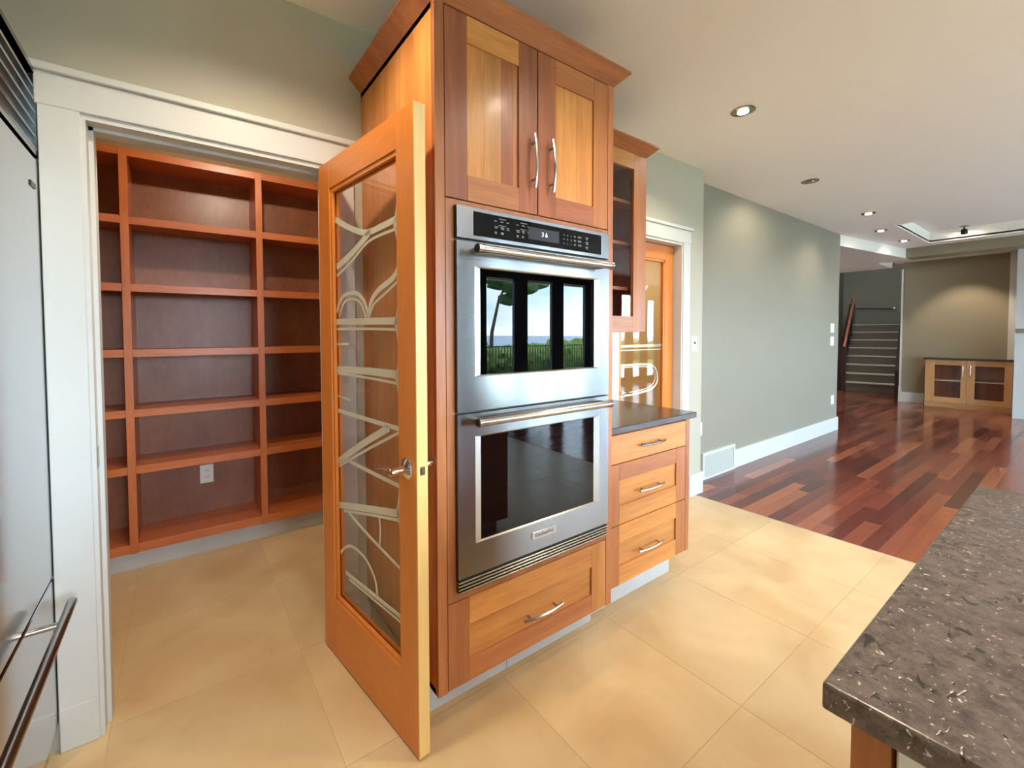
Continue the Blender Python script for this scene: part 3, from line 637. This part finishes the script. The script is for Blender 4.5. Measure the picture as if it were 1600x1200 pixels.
# ================================================================== refrigerator
FX = -1.082
fr = T('refrigerator', (-1.45, .21, 0), 'built-in stainless steel refrigerator with top grille at the left edge', 'refrigerator')
P('body', bx(-1.85, FX-.045, -.25, .698, .0, 2.16), M['darkmetal'], fr)
P('door', bx(FX-.04, FX, -.245, .694, .577, 1.872, bev=.003), M['steelf'], fr)
fd = P('freezer_drawer', bx(FX-.04, FX, -.245, .694, .10, .567, bev=.003), M['steelf'], fr)
P('toe_panel', bx(FX-.09, FX-.05, -.245, .694, .0, .098), M['darkmetal'], fr)
hb = MB().tube([(FX+.055, -.20, .520), (FX+.055, .60, .520)], .0125, 14)
for y in (-.12, .47): hb.tube([(FX-.002, y, .520), (FX+.05, y, .520)], .009, 10)
P('handle', hb, M['steelh'], fd, smooth=True)
g = P('grille_frame', MB().box(FX-.04, FX-.03, -.245, .694, 1.885, 2.15).box(FX-.03, FX, -.245, -.225, 1.885, 2.15).box(FX-.03, FX, .68, .694, 1.885, 2.15).box(FX-.03, FX, -.225, .68, 2.135, 2.15).box(FX-.03, FX, -.225, .68, 1.885, 1.90), M['steel'], fr)
for k in range(6): P('louver', MB().prism([(FX-.03, 1.912+k*.037), (FX-.002, 1.905+k*.037), (FX, 1.909+k*.037), (FX-.028, 1.934+k*.037)], -.225, .68, 'y'), M['steelh'], g)
P('badge', bx(FX, FX+.003, .585, .635, 1.775, 1.79), M['darkmetal'], fr)
hv = MB().tube([(FX+.055, -.17, .75), (FX+.055, -.17, 1.70)], .0125, 14)
for z in (.83, 1.62): hv.tube([(FX-.002, -.17, z), (FX+.05, -.17, z)], .009, 10)
P('handle', hv, M['steelh'], fr, smooth=True)

# ================================================================== island
ic = T('island_cabinet', (.5, -1.6, 0), 'cherry island base under the speckled countertop', 'cabinet')
P('end_panel', bx(-.085, -.0605, -1.098, -1.0615, .1, .878), M['chz'], ic)
P('body', MB().box(-.06, 1.02, -2.2, -1.067, .1, .878), M['chz'], ic)
P('side_panel', bx(-.06, 1.03, -1.0665, -1.0615, .1, .878), M['chx'], ic)
P('toe_kick', bx(.0, .98, -2.15, -1.12, 0, .1), M['toe'], ic)
dw = T('dishwasher', (-.07, -1.41, .1), 'pale white appliance front under the island counter at the right edge', 'dishwasher')
P('front_panel', bx(-.082, -.0601, -1.70, -1.102, .1, .868, bev=.002), M['plate'], dw)
P('handle', MB().tube([(-.125, -1.64, .80), (-.125, -1.16, .80)], .01, 10).tube([(-.08, -1.60, .80), (-.122, -1.60, .80)], .007, 8).tube([(-.08, -1.2, .80), (-.122, -1.2, .80)], .007, 8), M['steelh'], dw, smooth=True)
tag(P('countertop', MB().box(-.109, 1.062, -2.3, -1.038, .880, .914, bev=.004, seg=3), M['counter']), 'speckled brown-grey stone island countertop in the near right corner', 'countertop')

# ================================================================== far cabinet
fc = T('low_cabinet', (10.45, .09, 0), 'low maple-toned cabinet with two glass doors against the far wall', 'cabinet')
FXc = 10.30
P('body', MB().box(FXc+.02, 10.6, -.425, -.405, .08, .85).box(FXc+.02, 10.6, .585, .605, .08, .85).box(FXc+.02, 10.6, -.405, .585, .08, .10).box(FXc+.02, 10.6, -.405, .585, .83, .85).box(10.58, 10.6, -.405, .585, .10, .83).box(FXc+.02, 10.58, .08, .10, .10, .83), M['inside'], fc)
P('base', bx(FXc, 10.6, -.425, .605, 0, .08), M['mpy'], fc)
P('shelf', bx(FXc+.05, 10.58, -.405, .585, .47, .485), M['nosing'], fc)
for ya, yb, ga, gb, hy in ((.092, .605, .16, .484, .135), (-.425, .088, -.335, -.006, .045)):
    dr_ = P('cabinet_door', MB().box(FXc, FXc+.02, ya, ga, .085, .848, bev=.001).box(FXc, FXc+.02, gb, yb, .085, .848, bev=.001), M['mpz'], fc)
    P('rail', bx(FXc, FXc+.02, ga, gb, .085, .185), M['mpy'], dr_); P('rail', bx(FXc, FXc+.02, ga, gb, .758, .848), M['mpy'], dr_)
    P('pane', bx(FXc+.008, FXc+.012, ga-.004, gb+.004, .18, .763), M['glass'], dr_)
    P('handle', MB().tube([(FXc-.02, hy, .56), (FXc-.032, hy, .66), (FXc-.02, hy, .76)], .007, 8).tube([(FXc, hy, .59), (FXc-.025, hy, .59)], .005, 6).tube([(FXc, hy, .73), (FXc-.025, hy, .73)], .005, 6), M['nickel'], dr_, smooth=True)
tag(P('countertop', bx(FXc-.02, 10.6, -.43, .63, .85, .88, bev=.002), M['counter2']), 'thin dark countertop on the far low glass cabinet', 'countertop')

# ================================================================== stairs
SR = .16
stt = T('staircase', (11.87, 1.80, 0), 'carpeted staircase with pale nosings rising at the far end', 'stairs')
RI, TR_ = .194, .27
for k in range(8):
    x = 11.87+k*TR_
    P('step', bx(x, x+TR_+.02, 1.345, 2.26, 0, RI*(k+1)-.02), M['carpet'], stt)
    P('nosing', bx(x-.02, x+TR_, 1.345, 2.26, RI*(k+1)-.024, RI*(k+1), bev=.006), M['nosing'], stt)
P('stringer', MB().prism([(11.75, 0), (14.2, 0), (14.2, 2.1), (13.95, 2.1), (11.75, .5)], 1.23, 1.345, 'y'), M['walnut'], stt)
P('stringer', MB().prism([(11.75, 0), (14.2, 0), (14.2, 2.1), (13.95, 2.1), (11.75, .5)], 2.262, 2.355, 'y'), M['walnut'], stt)
hr = T('handrail', (11.87, 1.80, 0), 'reddish wooden handrail on the left side of the stairs', 'railing')
P('rail', MB().tube([(11.72, 2.21, 1.0), (13.6, 2.21, 2.38)], .027, 10, 1.3), M['railwood'], hr)
P('newel_post', MB().box(11.68, 11.76, 2.17, 2.25, 0, 1.02, bev=.004), M['walnut'], hr)
for k in range(6): P('baluster', MB().tube([(12.0+k*.27, 2.25, .3+k*.19), (12.0+k*.27, 2.25, 1.2+k*.198)], .012, 6), M['walnut'], hr)
stt.rotation_euler.z = hr.rotation_euler.z = SR
wr = T('wall_handrail', (15.15, 2.3, 2.0), 'thin rail with bright end bracket on the stairwell back wall', 'railing')
P('rail', MB().tube([(15.12, 2.05, 2.00), (15.12, 2.9, 2.06)], .02, 8), M['wallgrey'], wr)
P('bracket', MB().lathe([(.03, 0), (.03, .03), (.0, .035)], (15.12, 2.05, 2.0), (-1, 0, 0), 12), M['chrome'], wr)

# ================================================================== window wall and outdoors
WALLY = -4.6
WIN = [(-.7, 2.5, .95, 2.25, 3), (3.22, 5.88, .04, 2.38, 3), (6.2, 8.3, .04, 2.38, 3), (8.55, 10.5, .04, 2.38, 3)]  # first opening is an unseen window, added for cool kitchen daylight
w = MB(); x = -1.9
for x0, x1, z0, z1, n in WIN:
    w.box(x, x0, WALLY-.16, WALLY, 0, HC); w.box(x0, x1, WALLY-.16, WALLY, z1, HC)
    if z0 > .1: w.box(x0, x1, WALLY-.16, WALLY, 0, z0)
    else: w.box(x0, x1, WALLY-.16, WALLY, -.1, z0-.001)
    x = x1
w.box(x, 10.72, WALLY-.16, WALLY, 0, HC)
S('wall_window', w, M['wallfar'], 'wall with tall patio windows on the view side, opposite the oven', 'wall')
for i, (x0, x1, z0, z1, n) in enumerate(WIN):
    t = T('window_%d' % (i+1), ((x0+x1)/2, WALLY-.08, z0), ['wide unseen kitchen window added for daylight', 'dark framed patio doors reflected in the oven', 'dark framed patio doors in the middle of the window wall', 'dark framed patio doors nearest the far wall'][i], 'window', kind='structure')
    sw = .15 if i else .06
    pw = (x1-x0)/n
    for k in range(n):
        a, b = x0+k*pw, x0+(k+1)*pw
        s1 = P('sash', MB().box(a, a+sw, WALLY-.12, WALLY-.06, z0, z1).box(b-sw, b, WALLY-.12, WALLY-.06, z0, z1).box(a+sw, b-sw, WALLY-.12, WALLY-.06, z0, z0+.10).box(a+sw, b-sw, WALLY-.12, WALLY-.06, z1-.10, z1), M['winframe'], t)
        P('pane', bx(a+sw-.005, b-sw+.005, WALLY-.093, WALLY-.087, z0+.095, z1-.095), M['winglass'], s1)
    l = bpy.data.lights.new('window_portal', 'AREA'); l.shape = 'RECTANGLE'; l.size = x1-x0; l.size_y = z1-z0; l.cycles.is_portal = True
    po = bpy.data.objects.new('window_portal', l); COL.objects.link(po); po.location = ((x0+x1)/2, WALLY-.17, (z0+z1)/2); po.rotation_euler = (math.radians(90), 0, 0)
    po.parent = t; po.location = Vector(po.location)-rootloc(t)
M['grass'] = plain('lawn', (104, 132, 62), .9, noise=.2, nscale=3)
M['patio'] = plain('patio', (226, 222, 214), .8, noise=.08)  # set near-white so the paving bounces daylight up to the ceiling
M['sea'] = plain('sea', (70, 116, 150), .25)
M['hedge'] = plain('hedge', (132, 152, 72), .9, noise=.4, nscale=9)
M['bark'] = plain('bark', (84, 66, 50), .9)
M['leaf'] = plain('leaf', (66, 96, 50), .8, noise=.3, nscale=20)
M['ironblack'] = plain('iron', (20, 20, 22), .4)
S('ground_patio', bx(-6, 16, -8.2, WALLY-.16, -.35, -.02), M['patio'], 'patio paving outside the windows, made pale to bounce daylight indoors', 'paving')
S('ground_lawn', bx(-60, 80, -16, -8.2, -.6, -.05), M['grass'], 'lawn beyond the patio', 'lawn')
S('ground_sea', bx(-900, 900, -1500, -16, -6.2, -6), M['sea'], 'blue sea out to the horizon', 'sea')
S('roof_eave', MB().box(-2, 12, -5.5, WALLY-.16, 2.52, 2.58).box(-2, 12, -5.5, -5.42, 2.36, 2.52), M['walltan'], 'tan roof eave above the patio windows', 'eave')
rl = T('patio_railing', (6, -10.5, 0), 'black metal railing along the lawn', 'railing')
P('top_rail', bx(0, 20, -10.52, -10.48, .88, .92), M['ironblack'], rl); P('bottom_rail', bx(0, 20, -10.51, -10.49, .08, .11), M['ironblack'], rl)
me = None
for k in range(160):
    x = .06+k*.125
    if me is None:
        o = P('baluster', MB().tube([(0, -10.5, .08), (0, -10.5, .9)], .016, 6), M['ironblack'], rl); me = o.data; off = o.location.copy()
    else:
        o = bpy.data.objects.new('baluster', me); COL.objects.link(o); o.parent = rl
    o.location = (x, 0, 0)
def blob(mb, c, r, seed, sq=1.0, sub=3):
    rr = random.Random(seed); bm2 = bmesh.new(); bmesh.ops.create_icosphere(bm2, subdivisions=sub, radius=1)
    for v_ in bm2.verts:
        k = 1+rr.uniform(-.16, .16); v_.co = Vector((v_.co.x*r[0]*k, v_.co.y*r[1]*k, v_.co.z*r[2]*k))+Vector(c)
    me_ = bpy.data.meshes.new('tmp'); bm2.to_mesh(me_); bm2.free(); mb.bm.from_mesh(me_); bpy.data.meshes.remove(me_)
hg = MB()
for k in range(26): blob(hg, (-2+k*.9, -11.6+random.uniform(-.3, .3), .35), (.75, .7, .62+random.uniform(-.1, .16)), k)
tag(P('hedge', hg, M['hedge']), 'clipped green hedge behind the railing', 'hedge')
tt = T('tree', (10.2, -14.2, 0), 'leafy tree beside the lawn', 'tree')
P('trunk', MB().tube([(10.2, -14.2, -.1), (10.3, -14.2, 1.4), (10.6, -14.1, 2.8), (11.1, -14, 3.8)], [.1, .08, .06, .04], 8), M['bark'], tt)
lf = MB()
for k in range(16): blob(lf, (11.3+random.uniform(-1.5, 1.0), -14.0+random.uniform(-.8, .8), 3.7+random.uniform(-.9, 1.2)), (.5, .5, .32), 50+k, sub=2)
P('crown', lf, M['leaf'], tt)
